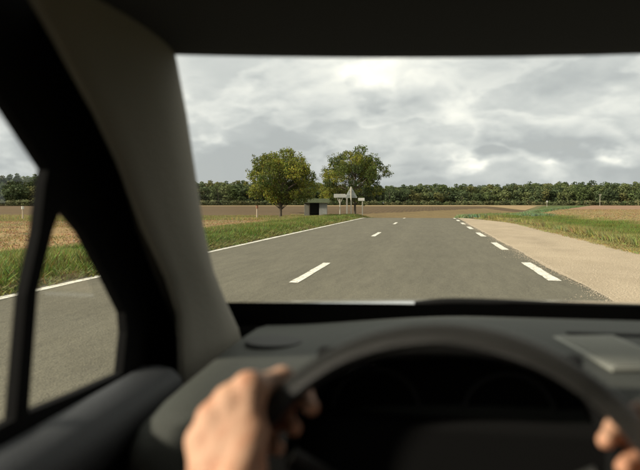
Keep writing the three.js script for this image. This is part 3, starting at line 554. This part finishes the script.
// ---------------------------------------------------------------- the driver's hands and arms
function field(caps, k) {                                   // smooth union of tapered capsules
  return (x, y, z) => {
    let d = 1e3;
    for (const [a, b, ra, rb] of caps) {
      const bx = b.x - a.x, by = b.y - a.y, bz = b.z - a.z, px = x - a.x, py = y - a.y, pz = z - a.z, t = clamp((px * bx + py * by + pz * bz) / Math.max(1e-9, bx * bx + by * by + bz * bz), 0, 1);
      const q = Math.hypot(px - bx * t, py - by * t, pz - bz * t) - (ra + (rb - ra) * t), h = Math.max(k - Math.abs(d - q), 0) / k; d = Math.min(d, q) - h * h * k * 0.25;
    }
    return d;
  };
}
function netMesh(f, lo, hi, cell) {                         // surface nets
  const n = [0, 1, 2].map((i) => Math.ceil((hi[i] - lo[i]) / cell) + 1), [nx, ny, nz] = n, v = new Float32Array(nx * ny * nz), id = (i, j, k) => i + nx * (j + ny * k);
  for (let k = 0; k < nz; k++) for (let j = 0; j < ny; j++) for (let i = 0; i < nx; i++) v[id(i, j, k)] = f(lo[0] + i * cell, lo[1] + j * cell, lo[2] + k * cell);
  const at = new Map(), p = [], nm = [], ix = [];
  for (let k = 0; k < nz - 1; k++) for (let j = 0; j < ny - 1; j++) for (let i = 0; i < nx - 1; i++) {
    let sx = 0, sy = 0, sz = 0, c = 0;
    for (let e = 0; e < 12; e++) {
      const ax = e >> 2, o1 = e & 1, o2 = (e >> 1) & 1, A = [i, j, k]; A[(ax + 1) % 3] += o1; A[(ax + 2) % 3] += o2; const B = [...A]; B[ax]++;
      const va = v[id(...A)], vb = v[id(...B)]; if (va < 0 === vb < 0) continue;
      const t = va / (va - vb); sx += A[0] + (B[0] - A[0]) * t; sy += A[1] + (B[1] - A[1]) * t; sz += A[2] + (B[2] - A[2]) * t; c++;
    }
    if (!c) continue;
    const q = [lo[0] + (sx / c) * cell, lo[1] + (sy / c) * cell, lo[2] + (sz / c) * cell], e = cell * 0.5; at.set(id(i, j, k), p.length / 3); p.push(...q);
    const g = new THREE.Vector3(f(q[0] + e, q[1], q[2]) - f(q[0] - e, q[1], q[2]), f(q[0], q[1] + e, q[2]) - f(q[0], q[1] - e, q[2]), f(q[0], q[1], q[2] + e) - f(q[0], q[1], q[2] - e)).normalize(); nm.push(g.x, g.y, g.z);
  }
  for (let k = 1; k < nz - 1; k++) for (let j = 1; j < ny - 1; j++) for (let i = 1; i < nx - 1; i++) for (let ax = 0; ax < 3; ax++) {
    const B = [i, j, k]; B[ax]++; const va = v[id(i, j, k)], vb = v[id(...B)]; if (va < 0 === vb < 0) continue;
    const s = (a, b) => { const q = [i, j, k]; q[(ax + 1) % 3] -= a; q[(ax + 2) % 3] -= b; return at.get(id(...q)); };
    const Q = [s(0, 0), s(1, 0), s(1, 1), s(0, 1)]; if (Q.some((q) => q === undefined)) continue;
    if (va < 0) ix.push(Q[0], Q[1], Q[2], Q[0], Q[2], Q[3]); else ix.push(Q[0], Q[2], Q[1], Q[0], Q[3], Q[2]);
  }
  const g = new THREE.BufferGeometry(); g.setAttribute('position', new THREE.Float32BufferAttribute(p, 3)); g.setAttribute('normal', new THREE.Float32BufferAttribute(nm, 3)); g.setIndex(ix); return g;
}
const boundsOf = (caps, pad) => { const lo = [9, 9, 9], hi = [-9, -9, -9]; for (const [a, b, ra, rb] of caps) for (const [q, r] of [[a, ra], [b, rb]]) q.toArray().forEach((c, i) => { lo[i] = Math.min(lo[i], c - r - pad); hi[i] = Math.max(hi[i], c + r + pad); }); return [lo, hi]; };
{
  const V = (x, y, z) => new THREE.Vector3(x, y, z);
  const wrist = ringAt(147.5, 0.028, 0.016).add(V(0.016, -0.078, 0.052)), caps = [];
  // fingers: [knuckle angle, its distance out from the rim, finger angle, length scale, radius]
  const fingers = [[140.5, 0.024, 134.5, 1, 0.01], [145.5, 0.029, 142.5, 1.06, 0.0102], [150.5, 0.032, 150, 1.0, 0.0098], [155.5, 0.031, 157, 0.86, 0.0088]];
  fingers.forEach(([ka, ke, fa, l, r], i) => {
    const k = ringAt(ka, ke, 0.014 + 0.002 * i), p = ringAt(fa, 0.017 * l, -0.025 * l), d = ringAt(fa - 1, -0.004, -0.0295), e = ringAt(fa - 1.5, -0.021 * l, -0.014);
    caps.push([k, p, r * 1.16, r * 1.04], [p, d, r * 1.02, r * 0.92], [d, e, r * 0.9, r * 0.72]);
    caps.push([k, k, r * 1.34, r * 1.34]);
    const q = wrist.clone().lerp(k, 0.1).add(V((1.5 - i) * 0.007, 0, 0)); caps.push([q, k, 0.0195, r * 1.3]);
  });
  const t0 = wrist.clone().add(V(0.022, 0.01, -0.004)), t1 = ringAt(158.5, -0.016, 0.042), t2 = ringAt(152, -0.01, 0.031), t3 = ringAt(146, -0.006, 0.0235);
  caps.push([t0, t1, 0.019, 0.0145], [t1, t2, 0.013, 0.0115], [t2, t3, 0.011, 0.0088]);
  const elbow = V(-0.235, 0.64, -0.12), fore = wrist.clone().lerp(elbow, 0.3);
  caps.push([wrist, fore, 0.0265, 0.031]);
  const [lo, hi] = boundsOf(caps, 0.008), hand = netMesh(field(caps, 0.0085), lo, hi, 0.003);
  const flip = (g) => { const c = g.clone(); c.applyMatrix4(new THREE.Matrix4().makeScale(-1, 1, 1)); c.translate(2 * WC.x, 0, 0); const q = c.index.array; for (let i = 0; i < q.length; i += 3) [q[i], q[i + 1]] = [q[i + 1], q[i]]; return c; };
  const skinTex = tex(256, (u, v) => { const a = tileNoise(u, v, 12, 4, 61); return mix3([1, 1, 1], [0.86, 0.72, 0.66], sm(0.4, 0.75, a)); });
  const uvOf = (g) => { const p = g.attributes.position, u = []; for (let i = 0; i < p.count; i++) u.push(p.getX(i) + p.getZ(i) * 0.6, p.getY(i) + p.getZ(i) * 0.4); g.setAttribute('uv', new THREE.Float32BufferAttribute(u, 2)); return g; };
  uvOf(hand);
  const skin = mat([0.62, 0.36, 0.235], 0.52, { map: rep(skinTex, 9, 9), bumpMap: rep(grain, 30, 30), bumpScale: 0.0006, specularIntensity: 0.6 });
  const person = thing('person', 'driver in a dark sweater holding the steering wheel with both hands', 'person');
  const sh = V(-0.19, 0.86, 0.30), ch = V(0.01, 0.78, 0.32), hip = V(0.01, 0.56, 0.2), mr = (v) => V(2 * WC.x - v.x, v.y, v.z), sleeve = [];
  const cuff = wrist.clone().lerp(elbow, 0.14);
  for (const m of [(v) => v, mr]) sleeve.push([m(cuff), m(elbow), 0.036, 0.05], [m(elbow), m(sh), 0.05, 0.066], [m(sh), ch, 0.08, 0.11]);
  sleeve.push([ch, hip, 0.15, 0.14]);
  const [sl, shh] = boundsOf(sleeve, 0.04), body = netMesh(field(sleeve, 0.03), sl, shh, 0.012);
  mesh('hand', hand, skin, person); const other = flip(hand); other.translate(-WC.x, -WC.y, -WC.z); other.applyMatrix4(new THREE.Matrix4().makeRotationAxis(WN, -6.5 * RAD)); other.translate(WC.x, WC.y, WC.z); mesh('hand', other, skin, person);
  mesh('sweater', uvOf(body), mat([0.018, 0.019, 0.024], 0.95, { bumpMap: rep(grain, 20, 20), bumpScale: 0.002, sheen: 0.3 }), person);
}
shade(scene);
renderer.render(scene, camera);
